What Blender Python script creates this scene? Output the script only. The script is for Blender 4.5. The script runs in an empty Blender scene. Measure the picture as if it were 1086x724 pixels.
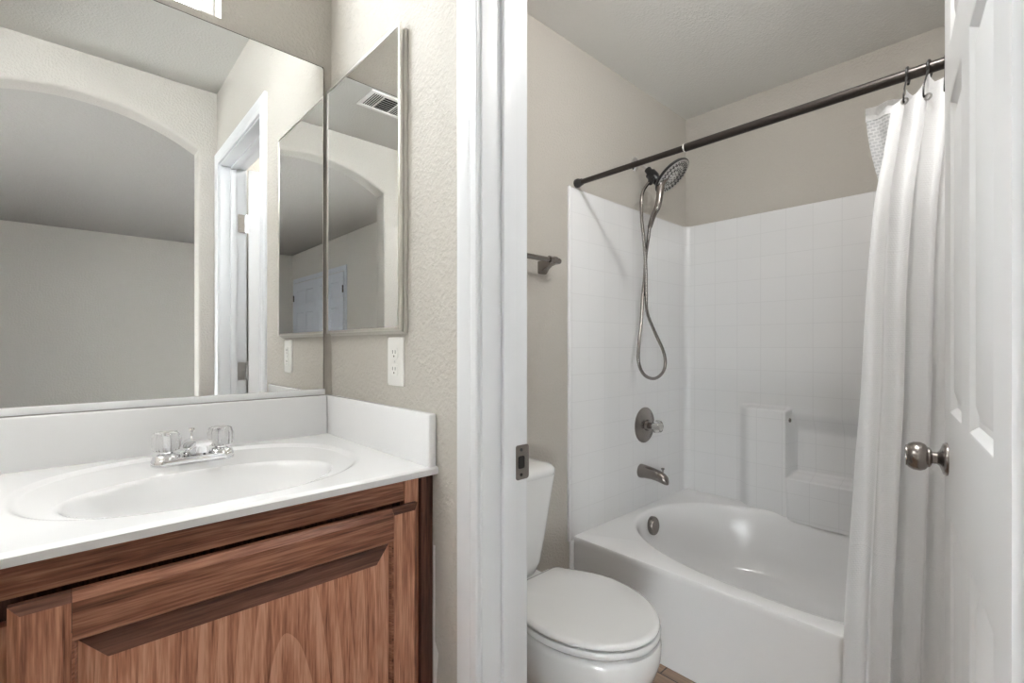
import bpy, bmesh, math, random
from mathutils import Vector, Matrix

# ---------------------------------------------------------------- camera, world, lights
H = 1.223                       # eye height above the floor; z below is measured from the eye
SC = bpy.context.scene
COL = SC.collection
YAW = 0.8214
cam_d = bpy.data.cameras.new('camera'); cam = bpy.data.objects.new('camera', cam_d); COL.objects.link(cam)
cam_d.sensor_fit = 'HORIZONTAL'; cam_d.sensor_width = 36.0
cam_d.lens = 504.05 / 1086 * 36.0
cam_d.shift_x = 1.33 / 1086; cam_d.shift_y = 4.9 / 1086
cam_d.clip_start = 0.02; cam_d.clip_end = 60
cam.location = (0, 0, H)
cam.rotation_euler = (math.pi / 2, 0, YAW - math.pi / 2)
SC.camera = cam

world = bpy.data.worlds.new('sky'); SC.world = world; world.use_nodes = True
wn = world.node_tree.nodes['Background']
wn.inputs['Color'].default_value = (0.92, 0.97, 1.0, 1); wn.inputs['Strength'].default_value = 13.0

def area(name, loc, rot, sx, sy, power, color=(1, 1, 1), shape='RECTANGLE', portal=False, spread=None):
    d = bpy.data.lights.new(name, 'AREA'); d.shape = shape; d.size = sx
    if shape in ('RECTANGLE', 'ELLIPSE'): d.size_y = sy
    d.energy = power; d.color = color
    if portal: d.cycles.is_portal = True
    if spread: d.spread = spread
    o = bpy.data.objects.new(name, d); o.location = (loc[0], loc[1], loc[2] + H); o.rotation_euler = rot
    COL.objects.link(o); return o
PI = math.pi
area('window_daylight_portal', (-0.16, 1.45, 1.044), (-PI / 2, 0, 0), 0.87, 0.42, 1, portal=True)
area('bedroom_daylight_portal', (3.06, -2.5, 0.0), (0, PI / 2, 0), 0.78, 0.88, 1, portal=True)
area('vanity_ceiling_lamp', (-0.62, 0.98, 1.255), (0, 0, 0), 0.34, 0.34, 4.9, (1, 0.995, 0.99), 'DISK')
area('added_side_fill_portal', (-1.455, -1.06, -0.61), (0, -PI / 2, 0), 1.09, 1.27, 1, portal=True)  # added fill: daylight through a made-up side opening, sent towards the bath room
pl_ = bpy.data.lights.new('bath_ceiling_lamp', 'POINT'); pl_.energy = 13.5; pl_.color = (1, 0.993, 0.98); pl_.shadow_soft_size = 0.04
plo = bpy.data.objects.new('bath_ceiling_lamp', pl_); plo.location = (1.16, 0.22, 1.27 + H); COL.objects.link(plo)

SC.view_settings.view_transform = 'Standard'; SC.view_settings.look = 'None'
SC.view_settings.gamma = 1.0; SC.view_settings.use_curve_mapping = False
SC.view_settings.exposure = 0.90

# ---------------------------------------------------------------- materials
def mat(name, color, rough=0.5, metal=0.0, spec=0.5, coat=0.0):
    m = bpy.data.materials.new(name); m.use_nodes = True
    b = m.node_tree.nodes['Principled BSDF']
    b.inputs['Base Color'].default_value = (*color, 1)
    b.inputs['Roughness'].default_value = rough; b.inputs['Metallic'].default_value = metal
    b.inputs['Specular IOR Level'].default_value = spec
    b.inputs['Coat Weight'].default_value = coat
    return m
def N(m, t, **kw):
    n = m.node_tree.nodes.new(t)
    for k, v in kw.items():
        if hasattr(n, k): setattr(n, k, v)
        else: n.inputs[k].default_value = v
    return n
def L(m, a, b): m.node_tree.links.new(a, b)
def bsdf(m): return m.node_tree.nodes['Principled BSDF']
def add_bump(m, height, strength, dist):
    bp = N(m, 'ShaderNodeBump'); bp.inputs['Strength'].default_value = strength; bp.inputs['Distance'].default_value = dist
    L(m, height, bp.inputs['Height']); L(m, bp.outputs[0], bsdf(m).inputs['Normal']); return bp

def plaster(name, color, strength=0.5, scale=55, dist=0.004):
    m = mat(name, color, 0.75, spec=0.25)
    tc = N(m, 'ShaderNodeNewGeometry')
    n1 = N(m, 'ShaderNodeTexNoise'); n1.inputs['Scale'].default_value = scale; n1.inputs['Detail'].default_value = 3
    L(m, tc.outputs['Position'], n1.inputs['Vector'])
    r = N(m, 'ShaderNodeValToRGB'); r.color_ramp.elements[0].position = 0.42; r.color_ramp.elements[1].position = 0.62
    L(m, n1.outputs['Fac'], r.inputs[0])
    add_bump(m, r.outputs[0], strength, dist)
    return m

M = {}
M['wall'] = plaster('textured greige wall paint', (0.525, 0.496, 0.45), 0.32, 105)
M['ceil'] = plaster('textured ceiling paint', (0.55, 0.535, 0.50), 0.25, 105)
M['ceil_b'] = plaster('bath ceiling paint with bounce light added', (0.80, 0.785, 0.75), 0.25, 105)  # lighter colour stands in for light bounced onto the bath ceiling
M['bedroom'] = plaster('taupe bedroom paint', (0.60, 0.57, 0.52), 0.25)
M['bedceil'] = plaster('bedroom ceiling paint with shade added', (0.44, 0.415, 0.385), 0.25)  # shade put into the colour: ceiling darkened against the bedroom walls
M['white'] = mat('white semi gloss trim paint', (0.72, 0.727, 0.74), 0.32)
M['door'] = mat('white door paint', (0.84, 0.845, 0.85), 0.38)
M['closet'] = mat('bluish white closet door paint', (0.60, 0.63, 0.70), 0.45)
M['porcelain'] = mat('white porcelain', (0.85, 0.85, 0.845), 0.08, coat=0.5)
M['acrylic'] = mat('white gelcoat', (0.92, 0.92, 0.925), 0.16)
M['marble'] = mat('white cultured marble', (0.90, 0.90, 0.905), 0.12, coat=0.3)
M['plastic'] = mat('white plastic', (0.82, 0.81, 0.78), 0.35)
M['chrome'] = mat('polished chrome', (0.86, 0.86, 0.87), 0.06, 1.0)
M['nickel'] = mat('brushed nickel', (0.31, 0.285, 0.27), 0.27, 1.0)
M['satin'] = mat('satin steel', (0.62, 0.61, 0.60), 0.28, 1.0)
M['frame'] = mat('champagne metal mirror frame', (0.82, 0.80, 0.75), 0.3, 1.0)
M['bronze'] = mat('oil rubbed bronze', (0.045, 0.038, 0.034), 0.32, 0.6)
M['black'] = mat('black plastic', (0.02, 0.02, 0.02), 0.35)
M['dark'] = mat('painted hollow shade', (0.008, 0.007, 0.006), 0.8)  # near-black colour paints in the shade inside holes, slots and the vent
M['mirror'] = mat('silvered glass', (0.90, 0.905, 0.90), 0.0, 1.0)
M['mirror_edge'] = mat('dark mirror edge', (0.10, 0.09, 0.08), 0.4)
M['body'] = mat('beige painted metal', (0.62, 0.60, 0.55), 0.4)
M['caulk'] = mat('bare white drywall patch', (0.80, 0.79, 0.76), 0.8)
M['clear'] = mat('clear acrylic', (0.97, 0.97, 0.97), 0.04)
bsdf(M['clear']).inputs['Transmission Weight'].default_value = 0.85
bsdf(M['clear']).inputs['IOR'].default_value = 1.28
M['glass'] = mat('window glass', (1, 1, 1), 0.0)
bsdf(M['glass']).inputs['Transmission Weight'].default_value = 1.0
bsdf(M['glass']).inputs['IOR'].default_value = 1.0
M['lamp'] = mat('lamp glass', (0.9, 0.9, 0.88), 0.4)

def carpet():
    m = mat('beige carpet', (0.24, 0.215, 0.185), 0.95, spec=0.1)
    g = N(m, 'ShaderNodeNewGeometry'); n = N(m, 'ShaderNodeTexNoise'); n.inputs['Scale'].default_value = 300
    L(m, g.outputs['Position'], n.inputs['Vector']); add_bump(m, n.outputs['Fac'], 0.8, 0.006); return m
M['carpet'] = carpet()

def planks():
    m = mat('brown wood look planks', (0.3, 0.2, 0.14), 0.45)
    g = N(m, 'ShaderNodeNewGeometry')
    mp = N(m, 'ShaderNodeMapping'); mp.inputs['Rotation'].default_value = (0, 0, PI / 2)
    mp.inputs['Location'].default_value = (0.02, 0.03, 0)
    L(m, g.outputs['Position'], mp.inputs['Vector'])
    b = N(m, 'ShaderNodeTexBrick'); b.offset = 0.37
    for k, v in (('Scale', 1.0), ('Brick Width', 0.9), ('Row Height', 0.15), ('Mortar Size', 0.0025), ('Mortar Smooth', 0.1)):
        b.inputs[k].default_value = v
    b.inputs['Color1'].default_value = (0.32, 0.22, 0.155, 1); b.inputs['Color2'].default_value = (0.25, 0.17, 0.12, 1)
    b.inputs['Mortar'].default_value = (0.05, 0.04, 0.035, 1)
    L(m, mp.outputs[0], b.inputs['Vector'])
    mp2 = N(m, 'ShaderNodeMapping'); mp2.inputs['Scale'].default_value = (40, 3, 1)
    L(m, g.outputs['Position'], mp2.inputs['Vector'])
    n = N(m, 'ShaderNodeTexNoise'); n.inputs['Scale'].default_value = 2.0; n.inputs['Detail'].default_value = 5
    L(m, mp2.outputs[0], n.inputs['Vector'])
    mx = N(m, 'ShaderNodeMix', data_type='RGBA', blend_type='OVERLAY'); mx.inputs[0].default_value = 0.6
    L(m, b.outputs['Color'], mx.inputs[6]); L(m, n.outputs['Fac'], mx.inputs[7])
    L(m, mx.outputs[2], bsdf(m).inputs['Base Color'])
    add_bump(m, b.outputs['Fac'], -0.4, 0.002)
    return m
M['planks'] = planks()

def wood(name, along_u, c1, c2, c3, ring=0.0):
    """stained oak; the grain runs along the u (or v) of metre-sized UVs"""
    m = mat(name, c2, 0.42, spec=0.35, coat=0.06)
    tc = N(m, 'ShaderNodeUVMap')
    mp = N(m, 'ShaderNodeMapping')
    sc = (3.0, 60, 1) if along_u else (60, 3.0, 1)
    mp.inputs['Scale'].default_value = sc
    L(m, tc.outputs[0], mp.inputs['Vector'])
    # distorted growth rings give cathedral figure
    mpd = N(m, 'ShaderNodeMapping'); k1, k2 = (10.0, 1.5) if ring else (9.0, 0.8)
    mpd.inputs['Scale'].default_value = (k2, k1, 1) if along_u else (k1, k2, 1)
    mpd.inputs['Location'].default_value = (0.37, 0.21, 0)
    L(m, tc.outputs[0], mpd.inputs['Vector'])
    sn = N(m, 'ShaderNodeTexWave', wave_type='BANDS', bands_direction='Y' if along_u else 'X', wave_profile='SAW')
    sn.inputs['Scale'].default_value = 1.0; sn.inputs['Distortion'].default_value = 9.0 if ring else 5.0
    sn.inputs['Detail'].default_value = 1.5; sn.inputs['Detail Scale'].default_value = 0.7; sn.inputs['Detail Roughness'].default_value = 0.4
    if ring:
        sn.wave_type = 'RINGS'; sn.rings_direction = 'Z'; sn.inputs['Distortion'].default_value = 3.0
        mpd.inputs['Scale'].default_value = (15, 1.9, 1); mpd.inputs['Location'].default_value = (-.27 * 15, .98 * 1.9, 0)
    L(m, mpd.outputs[0], sn.inputs['Vector'])
    n1 = N(m, 'ShaderNodeTexNoise'); n1.inputs['Scale'].default_value = 1.0; n1.inputs['Detail'].default_value = 6; n1.inputs['Roughness'].default_value = 0.65
    L(m, mp.outputs[0], n1.inputs['Vector'])
    # fine pores
    mpp = N(m, 'ShaderNodeMapping'); mpp.inputs['Scale'].default_value = (16, 330, 1) if along_u else (330, 16, 1)
    L(m, tc.outputs[0], mpp.inputs['Vector'])
    n2 = N(m, 'ShaderNodeTexNoise'); n2.inputs['Scale'].default_value = 1.0; n2.inputs['Detail'].default_value = 2
    L(m, mpp.outputs[0], n2.inputs['Vector'])
    a1 = N(m, 'ShaderNodeMath', operation='MULTIPLY_ADD'); a1.inputs[1].default_value = 0.17 if ring else 0.12
    L(m, sn.outputs['Fac'], a1.inputs[0]); L(m, n1.outputs['Fac'], a1.inputs[2])
    a2 = N(m, 'ShaderNodeMath', operation='MULTIPLY_ADD'); a2.inputs[1].default_value = 0.55
    L(m, n2.outputs['Fac'], a2.inputs[0]); L(m, a1.outputs[0], a2.inputs[2])
    r = N(m, 'ShaderNodeValToRGB')
    e = r.color_ramp.elements; e[0].position = 0.59; e[0].color = (*c1, 1); e[1].position = 1.06; e[1].color = (*c3, 1)
    k = e.new(0.81); k.color = (*c2, 1)
    L(m, a2.outputs[0], r.inputs[0]); L(m, r.outputs[0], bsdf(m).inputs['Base Color'])
    add_bump(m, n2.outputs['Fac'], 0.25, 0.0012)
    return m
M['wood_h'] = wood('stained oak, grain across', True, (0.09, 0.032, 0.018), (0.275, 0.108, 0.062), (0.47, 0.215, 0.13))
M['wood_v'] = wood('stained oak, grain upright', False, (0.16, 0.056, 0.031), (0.48, 0.205, 0.118), (0.70, 0.37, 0.235))
M['wood_panel'] = wood('stained oak door panel', False, (0.20, 0.070, 0.038), (0.56, 0.245, 0.143), (0.76, 0.42, 0.28), ring=1)
M['wood_end'] = wood('stain soaked end grain', True, (0.06, 0.022, 0.013), (0.14, 0.055, 0.034), (0.23, 0.10, 0.065))
M['wood_dark'] = wood('dark stained filler', False, (0.03, 0.012, 0.008), (0.09, 0.036, 0.023), (0.16, 0.07, 0.045))

def tile_acrylic():
    m = mat('white gelcoat with moulded tile grid', (0.80, 0.80, 0.80), 0.18)
    tc = N(m, 'ShaderNodeUVMap')
    b = N(m, 'ShaderNodeTexBrick'); b.offset = 0.0; b.squash = 1.0
    for k, v in (('Scale', 1.0), ('Brick Width', 0.1222), ('Row Height', 0.1222), ('Mortar Size', 0.0022), ('Mortar Smooth', 0.6)):
        b.inputs[k].default_value = v
    b.inputs['Color1'].default_value = (0.80, 0.80, 0.805, 1); b.inputs['Color2'].default_value = (0.79, 0.79, 0.795, 1)
    b.inputs['Mortar'].default_value = (0.735, 0.735, 0.74, 1)
    L(m, tc.outputs[0], b.inputs['Vector']); L(m, b.outputs['Color'], bsdf(m).inputs['Base Color'])
    add_bump(m, b.outputs['Fac'], -0.35, 0.0014)
    return m
M['tile'] = tile_acrylic()

def cloth(name, color, cell, strength, transl=0.25, alpha=1.0):
    m = mat(name, color, 0.85, spec=0.15)
    tc = N(m, 'ShaderNodeUVMap')
    b = N(m, 'ShaderNodeTexBrick'); b.offset = 0.5
    for k, v in (('Scale', 1.0), ('Brick Width', cell), ('Row Height', cell * 0.6), ('Mortar Size', cell * 0.14), ('Mortar Smooth', 1.0)):
        b.inputs[k].default_value = v
    L(m, tc.outputs[0], b.inputs['Vector'])
    sp = N(m, 'ShaderNodeSeparateXYZ'); L(m, tc.outputs[0], sp.inputs[0])
    # packing creases every 27 cm
    mm = N(m, 'ShaderNodeMath', operation='PINGPONG'); mm.inputs[1].default_value = 0.135
    nn = N(m, 'ShaderNodeTexNoise'); nn.inputs['Scale'].default_value = 9; L(m, tc.outputs[0], nn.inputs['Vector'])
    ad = N(m, 'ShaderNodeMath', operation='MULTIPLY_ADD'); ad.inputs[1].default_value = 0.03
    L(m, nn.outputs['Fac'], ad.inputs[0]); L(m, sp.outputs['Y'], ad.inputs[2]); L(m, ad.outputs[0], mm.inputs[0])
    cr = N(m, 'ShaderNodeMapRange'); cr.inputs['From Min'].default_value = 0; cr.inputs['From Max'].default_value = 0.006
    L(m, mm.outputs[0], cr.inputs['Value'])
    s = N(m, 'ShaderNodeMath', operation='MULTIPLY_ADD'); s.inputs[1].default_value = 1.6
    iv = N(m, 'ShaderNodeMath', operation='SUBTRACT'); iv.inputs[0].default_value = 1.0; L(m, b.outputs['Fac'], iv.inputs[1])
    L(m, cr.outputs[0], s.inputs[0]); L(m, iv.outputs[0], s.inputs[2])
    bp = add_bump(m, s.outputs[0], strength, 0.0015)
    out = m.node_tree.nodes['Material Output']
    tr = N(m, 'ShaderNodeBsdfTranslucent'); tr.inputs['Color'].default_value = (*color, 1)
    mx = N(m, 'ShaderNodeMixShader'); mx.inputs[0].default_value = transl
    L(m, bsdf(m).outputs[0], mx.inputs[1]); L(m, tr.outputs[0], mx.inputs[2])
    last = mx
    L(m, last.outputs[0], out.inputs['Surface'])
    return m, b
M['curtain'], _ = cloth('white waffle curtain cloth', (0.96, 0.96, 0.965), 0.010, 0.5)
M['liner'], _lb = cloth('grey and white checked liner cloth', (0.70, 0.70, 0.70), 0.016, 0.5, 0.35)
_lb.inputs['Color1'].default_value = (0.52, 0.53, 0.54, 1); _lb.inputs['Color2'].default_value = (0.44, 0.45, 0.46, 1); _lb.inputs['Mortar'].default_value = (0.8, 0.8, 0.8, 1)
_lb.inputs['Mortar Size'].default_value = 0.0035
L(M['liner'], _lb.outputs['Color'], bsdf(M['liner']).inputs['Base Color'])

def shower_face():
    m = mat('spray plate with nozzles', (0.35, 0.34, 0.34), 0.3, 0.6); return m
M['spray'] = shower_face()

# ---------------------------------------------------------------- mesh helpers
ORG = {}
def nb(): return bmesh.new()
def box(bm, x0, x1, y0, y1, z0, z1, bev=0.0, seg=2):
    r = bmesh.ops.create_cube(bm, size=1.0)
    vs = r['verts']
    for v in vs:
        v.co = Vector(((x0 + x1) / 2 + v.co.x * (x1 - x0), (y0 + y1) / 2 + v.co.y * (y1 - y0), (z0 + z1) / 2 + v.co.z * (z1 - z0)))
    if bev:
        es = list({e for v in vs for e in v.link_edges})
        bmesh.ops.bevel(bm, geom=es, offset=bev, segments=seg, profile=0.5, affect='EDGES')
def loft(bm, rings, cap0=True, cap1=True, closed=True):
    R = [[bm.verts.new(p) for p in ring] for ring in rings]
    n = len(R[0])
    for a, b in zip(R, R[1:]):
        for i in range(n if closed else n - 1):
            j = (i + 1) % n
            try: bm.faces.new((a[i], a[j], b[j], b[i]))
            except ValueError: pass
    if cap0: bm.faces.new(list(reversed(R[0])))
    if cap1: bm.faces.new(R[-1])
    return R
def frame_of(d):
    d = d.normalized(); u = Vector((0, 0, 1)) if abs(d.z) < 0.95 else Vector((1, 0, 0))
    a = d.cross(u).normalized(); return a, a.cross(d).normalized()
def tube(bm, pts, r, n=12, caps=True):
    pts = [Vector(p) for p in pts]; rs = r if isinstance(r, (list, tuple)) else [r] * len(pts)
    rings = []; a = None
    for i, p in enumerate(pts):
        d = (pts[min(i + 1, len(pts) - 1)] - pts[max(i - 1, 0)]).normalized()
        if a is None: a, b = frame_of(d)
        else:
            a = (a - d * a.dot(d)).normalized(); b = a.cross(d).normalized()
        rings.append([p + (a * math.cos(t) + b * math.sin(t)) * rs[i] for t in [2 * PI * k / n for k in range(n)]])
    loft(bm, rings, caps, caps)
def spline(pts, k=8):
    P = [Vector(p) for p in pts]; P = [2 * P[0] - P[1]] + P + [2 * P[-1] - P[-2]]; out = []
    for i in range(1, len(P) - 2):
        for s in range(k):
            t = s / k; a, b, c, d = P[i - 1:i + 3]
            out.append(0.5 * ((2 * b) + (c - a) * t + (2 * a - 5 * b + 4 * c - d) * t * t + (-a + 3 * b - 3 * c + d) * t ** 3))
    out.append(P[-2]); return out
def lathe(bm, prof, org, axis, n=32, caps=True, lobes=0, lobe_amp=0.0):
    org = Vector(org); ax = Vector(axis).normalized(); a, b = frame_of(ax)
    rings = []
    for r, h in prof:
        ring = []
        for k in range(n):
            t = 2 * PI * k / n; rr = r * (1 + lobe_amp * math.cos(lobes * t)) if lobes else r
            ring.append(org + ax * h + (a * math.cos(t) + b * math.sin(t)) * rr)
        rings.append(ring)
    loft(bm, rings, caps, caps)
def poly(bm, pts2, y0, y1, axis='y', flip=False):
    """extrude a 2-D outline: axis y -> points are (x, z); axis x -> (y, z); axis z -> (x, y)"""
    def P(p, t):
        return {'y': (p[0], t, p[1]), 'x': (t, p[0], p[1]), 'z': (p[0], p[1], t)}[axis]
    loft(bm, [[P(p, y0) for p in pts2], [P(p, y1) for p in pts2]])
def rrect(cx, cy, hx, hy, r, n=6):
    out = []
    for sx, sy, a0 in ((1, 1, 0), (-1, 1, PI / 2), (-1, -1, PI), (1, -1, 3 * PI / 2)):
        for k in range(n + 1):
            t = a0 + PI / 2 * k / n
            out.append((cx + sx * (hx - r) + r * math.cos(t), cy + sy * (hy - r) + r * math.sin(t)))
    return out
def sellipse(cx, cy, a, b, e=2.0, n=64):
    out = []
    for k in range(n):
        t = 2 * PI * k / n; c, s = math.cos(t), math.sin(t)
        out.append((cx + a * math.copysign(abs(c) ** (2 / e), c), cy + b * math.copysign(abs(s) ** (2 / e), s)))
    return out

def boxuv(me):
    uv = me.uv_layers.new(name='UVMap') if not me.uv_layers else me.uv_layers[0]
    for p in me.polygons:
        n = p.normal; ax = max(range(3), key=lambda i: abs(n[i]))
        for li in p.loop_indices:
            c = me.vertices[me.loops[li].vertex_index].co
            uv.data[li].uv = ((c.y, c.z), (c.x, c.z), (c.x, c.y))[ax]
def obj(name, bm, m, parent=None, origin=None, smooth=None, flip=True, uvf=None):
    """link ONE mesh object.  bm is in eye-relative metres; smooth = angle in degrees"""
    if flip: bmesh.ops.recalc_face_normals(bm, faces=bm.faces[:])
    me = bpy.data.meshes.new(name)
    if parent is not None: org = ORG[parent.name]
    elif origin is not None: org = Vector((origin[0], origin[1], origin[2]))
    else:
        xs = [v.co for v in bm.verts]
        org = Vector(((min(v.x for v in xs) + max(v.x for v in xs)) / 2, (min(v.y for v in xs) + max(v.y for v in xs)) / 2, min(v.z for v in xs)))
    bm.to_mesh(me)
    bm.free()
    if uvf is None: boxuv(me)
    else:
        uv = me.uv_layers.new(name='UVMap')
        for lp in me.loops: uv.data[lp.index].uv = uvf(me.vertices[lp.vertex_index].co, lp.vertex_index)
    me.transform(Matrix.Translation(-org))
    o = bpy.data.objects.new(name, me); COL.objects.link(o)
    me.materials.append(m)
    if parent is not None: o.parent = parent
    else: o.location = (org.x, org.y, org.z + H)
    ORG[o.name] = org
    if smooth is not None:
        me.polygons.foreach_set('use_smooth', [True] * len(me.polygons))
        if smooth < 180: me.set_sharp_from_angle(angle=math.radians(smooth))
    return o
def tag(o, label=None, cat=None, group=None, kind=None):
    if label: o['label'] = label
    if cat: o['category'] = cat
    if group: o['group'] = group
    if kind: o['kind'] = kind
    return o
def thing(name, label, cat, loc, group=None, kind=None):
    o = bpy.data.objects.new(name, None); COL.objects.link(o); o.empty_display_size = 0.05
    o.location = (loc[0], loc[1], loc[2] + H); ORG[o.name] = Vector(loc)
    return tag(o, label, cat, group, kind)
def struct(name, bm, m, label=None, cat=None, **kw):
    o = obj(name, bm, m, **kw); o['kind'] = 'structure'
    return tag(o, label, cat)
def bx(name, m, parent, *a, **k):
    bm = nb(); box(bm, *a, **k); return obj(name, bm, m, parent, smooth=30)

# ---------------------------------------------------------------- measured planes
P = 0.565; P2 = 0.678           # partition wall faces (vanity side, bath side)
YB = 1.380                      # wall behind mirror and shower fittings
JL, JR, JT = 0.684, -0.0315, 0.921   # door jamb faces and head
CV, CB = 1.31, 1.364            # ceilings
FL = -1.223
YA0, YA1 = -0.105, -0.222       # arch wall faces
XBW = 2.728                     # bath back wall (upper)
XL = -0.95

# ---------------------------------------------------------------- structure
bm = nb(); box(bm, XL - .12, 2.9, YA1, YB + .12, FL - .1, FL)
struct('floor', bm, M['planks'], 'brown wood look plank floor', 'floor')
bm = nb(); box(bm, -1.55, 3.1, -4.95, YA1, FL - .1, FL - .002)
struct('floor_bedroom', bm, M['carpet'], 'beige bedroom carpet floor seen in the mirror', 'floor')
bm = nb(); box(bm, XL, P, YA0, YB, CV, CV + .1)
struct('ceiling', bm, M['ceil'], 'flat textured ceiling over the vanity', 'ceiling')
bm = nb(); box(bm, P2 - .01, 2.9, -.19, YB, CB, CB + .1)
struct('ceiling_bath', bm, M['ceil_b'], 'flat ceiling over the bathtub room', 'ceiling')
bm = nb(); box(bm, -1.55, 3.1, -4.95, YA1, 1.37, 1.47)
struct('ceiling_bedroom', bm, M['bedceil'], 'bedroom ceiling seen in the mirror, darkened in colour for shade', 'ceiling')

# wall behind mirror with window opening
WX0, WX1, WZ0, WZ1 = -0.60, 0.283, 0.828, 1.26
bm = nb()
box(bm, XL - .12, WX0, YB, YB + .12, FL, CB + .1)
box(bm, WX1, 2.9, YB, YB + .12, FL, CB + .1)
box(bm, WX0, WX1, YB, YB + .12, FL, WZ0)
box(bm, WX0, WX1, YB, YB + .12, WZ1, CB + .1)
struct('wall_back', bm, M['wall'], 'textured greige wall behind the vanity mirror and shower fittings', 'wall')
# partition wall with doorway
bm = nb()
ho = 0.018
box(bm, P, P2, JL + ho, YB, FL, CB + .1)
box(bm, P, P2, -.31, JR - ho, FL, CB + .1)
box(bm, P, P2, JR - ho, JL + ho, JT + ho, CB + .1)
struct('wall_partition', bm, M['wall'], 'textured greige wall between the vanity and the bathtub room', 'wall')
# arch wall
ax0, ax1, zs, za = -0.430, 0.484, 1.000, 1.131
cx = (ax0 + ax1) / 2; hw = (ax1 - ax0) / 2; sg = za - zs; R = (hw * hw + sg * sg) / (2 * sg)
arc = []
for k in range(33):
    x = ax1 - (ax1 - ax0) * k / 32; arc.append((x, za - R + math.sqrt(R * R - (x - cx) ** 2)))
out = [(P, FL), (P, CV + .1), (XL, CV + .1), (XL, FL), (ax0, FL)] + list(reversed(arc)) + [(ax1, FL)]
bm = nb()
Rr = loft(bm, [[(x, YA0, z) for x, z in out], [(x, YA1, z) for x, z in out]])
bm.edges.ensure_lookup_table()
es = []
for ring in Rr:
    seg = ring[4:]
    for a, b in zip(seg, seg[1:]):
        e = bm.edges.get((a, b))
        if e: es.append(e)
bmesh.ops.recalc_face_normals(bm, faces=bm.faces[:])
bmesh.ops.bevel(bm, geom=es, offset=0.014, segments=4, profile=0.5, affect='EDGES')
struct('wall_arch', bm, M['wall'], 'wall with an arched opening, seen in the vanity mirror', 'wall', smooth=35)
bm = nb(); box(bm, XL - .12, XL, YA1, YB, FL, CV + .1)
struct('wall_left', bm, M['wall'], 'wall at the far end of the vanity', 'wall')
bm = nb(); box(bm, XBW, 2.9, -.31, YB, .69, CB + .1); box(bm, 2.79, 2.9, -.31, YB, FL, .69)
struct('wall_right', bm, M['wall'], 'greige wall above the long side of the bathtub', 'wall')
bm = nb(); box(bm, P2, XBW, -.31, -.19, FL, CB + .1)
struct('wall_front', bm, M['wall'], 'wall at the hidden end of the bathtub', 'wall')
# bedroom shell (seen through the arch in the mirrors)
BWX = 3.0
bm = nb(); box(bm, -1.52, BWX + .1, -4.92, -4.80, FL, 1.47)
struct('wall_bedroom_far', bm, M['bedroom'], 'taupe bedroom wall seen through the arch', 'wall')
bm = nb()
lw = (-1.70, -.42, -1.16, -.06)  # opening added out of view for fill daylight
box(bm, -1.52, -1.40, -4.80, lw[0], FL, 1.47); box(bm, -1.52, -1.40, lw[1], YA1, FL, 1.47)
box(bm, -1.52, -1.40, lw[0], lw[1], FL, lw[2]); box(bm, -1.52, -1.40, lw[0], lw[1], lw[3], 1.47)
struct('wall_bedroom_left', bm, M['bedroom'], 'taupe bedroom wall with the closet doors', 'wall')
bm = nb(); box(bm, -1.40, XL, YA1, YA0, FL, 1.47); box(bm, P, BWX, -.31 + 0, -.311, FL, 1.47)
struct('wall_bedroom_near', bm, M['bedroom'], 'bedroom side of the arch wall', 'wall')
bm = nb()
by0, by1, bz0, bz1 = -2.95, -2.05, -.4, .4
box(bm, BWX, BWX + .12, -4.92, by0, FL, 1.47); box(bm, BWX, BWX + .12, by1, -.31, FL, 1.47)
box(bm, BWX, BWX + .12, by0, by1, FL, bz0); box(bm, BWX, BWX + .12, by0, by1, bz1, 1.47)
struct('wall_bedroom_right', bm, M['bedroom'], 'bedroom wall with a daylight window', 'wall')

# window over the mirror
def window_frame(name, label, x0, x1, y0, y1, z0, z1, plane):
    w = thing(name, label, 'window', ((x0 + x1) / 2, (y0 + y1) / 2, z0), kind='structure')
    bm = nb(); t = .032
    if plane == 'y':
        box(bm, x0, x0 + t, y0, y1, z0, z1, .003); box(bm, x1 - t, x1, y0, y1, z0, z1, .003)
        box(bm, x0 + t, x1 - t, y0, y1, z0, z0 + t, .003); box(bm, x0 + t, x1 - t, y0, y1, z1 - t, z1, .003)
    else:
        box(bm, x0, x1, y0, y0 + t, z0, z1, .003); box(bm, x0, x1, y1 - t, y1, z0, z1, .003)
        box(bm, x0, x1, y0 + t, y1 - t, z0, z0 + t, .003); box(bm, x0, x1, y0 + t, y1 - t, z1 - t, z1, .003)
        box(bm, x0, x1, (y0 + y1) / 2 - .015, (y0 + y1) / 2 + .015, z0 + t, z1 - t, .003)
    obj('window_frame', bm, M['white'], w, smooth=30)
    bm = nb()
    if plane == 'y': box(bm, x0 + t, x1 - t, (y0 + y1) / 2 - .002, (y0 + y1) / 2 + .002, z0 + t, z1 - t)
    else: box(bm, (x0 + x1) / 2 - .002, (x0 + x1) / 2 + .002, y0 + t, y1 - t, z0 + t, z1 - t)
    obj('window_pane', bm, M['glass'], w)
    return w
window_frame('window_1', 'small bright window high above the vanity mirror', WX0, WX1, YB + .075, YB + .115, WZ0, WZ1, 'y')
window_frame('window_2', 'bedroom window outside the view', BWX + .07, BWX + .115, by0, by1, bz0, bz1, 'x')

window_frame('added_fill_window', 'unseen bedroom window added to let in fill daylight', -1.505, -1.46, lw[0], lw[1], lw[2], lw[3], 'x')  # made-up window, placed unseen to brighten the tub apron and door

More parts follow.
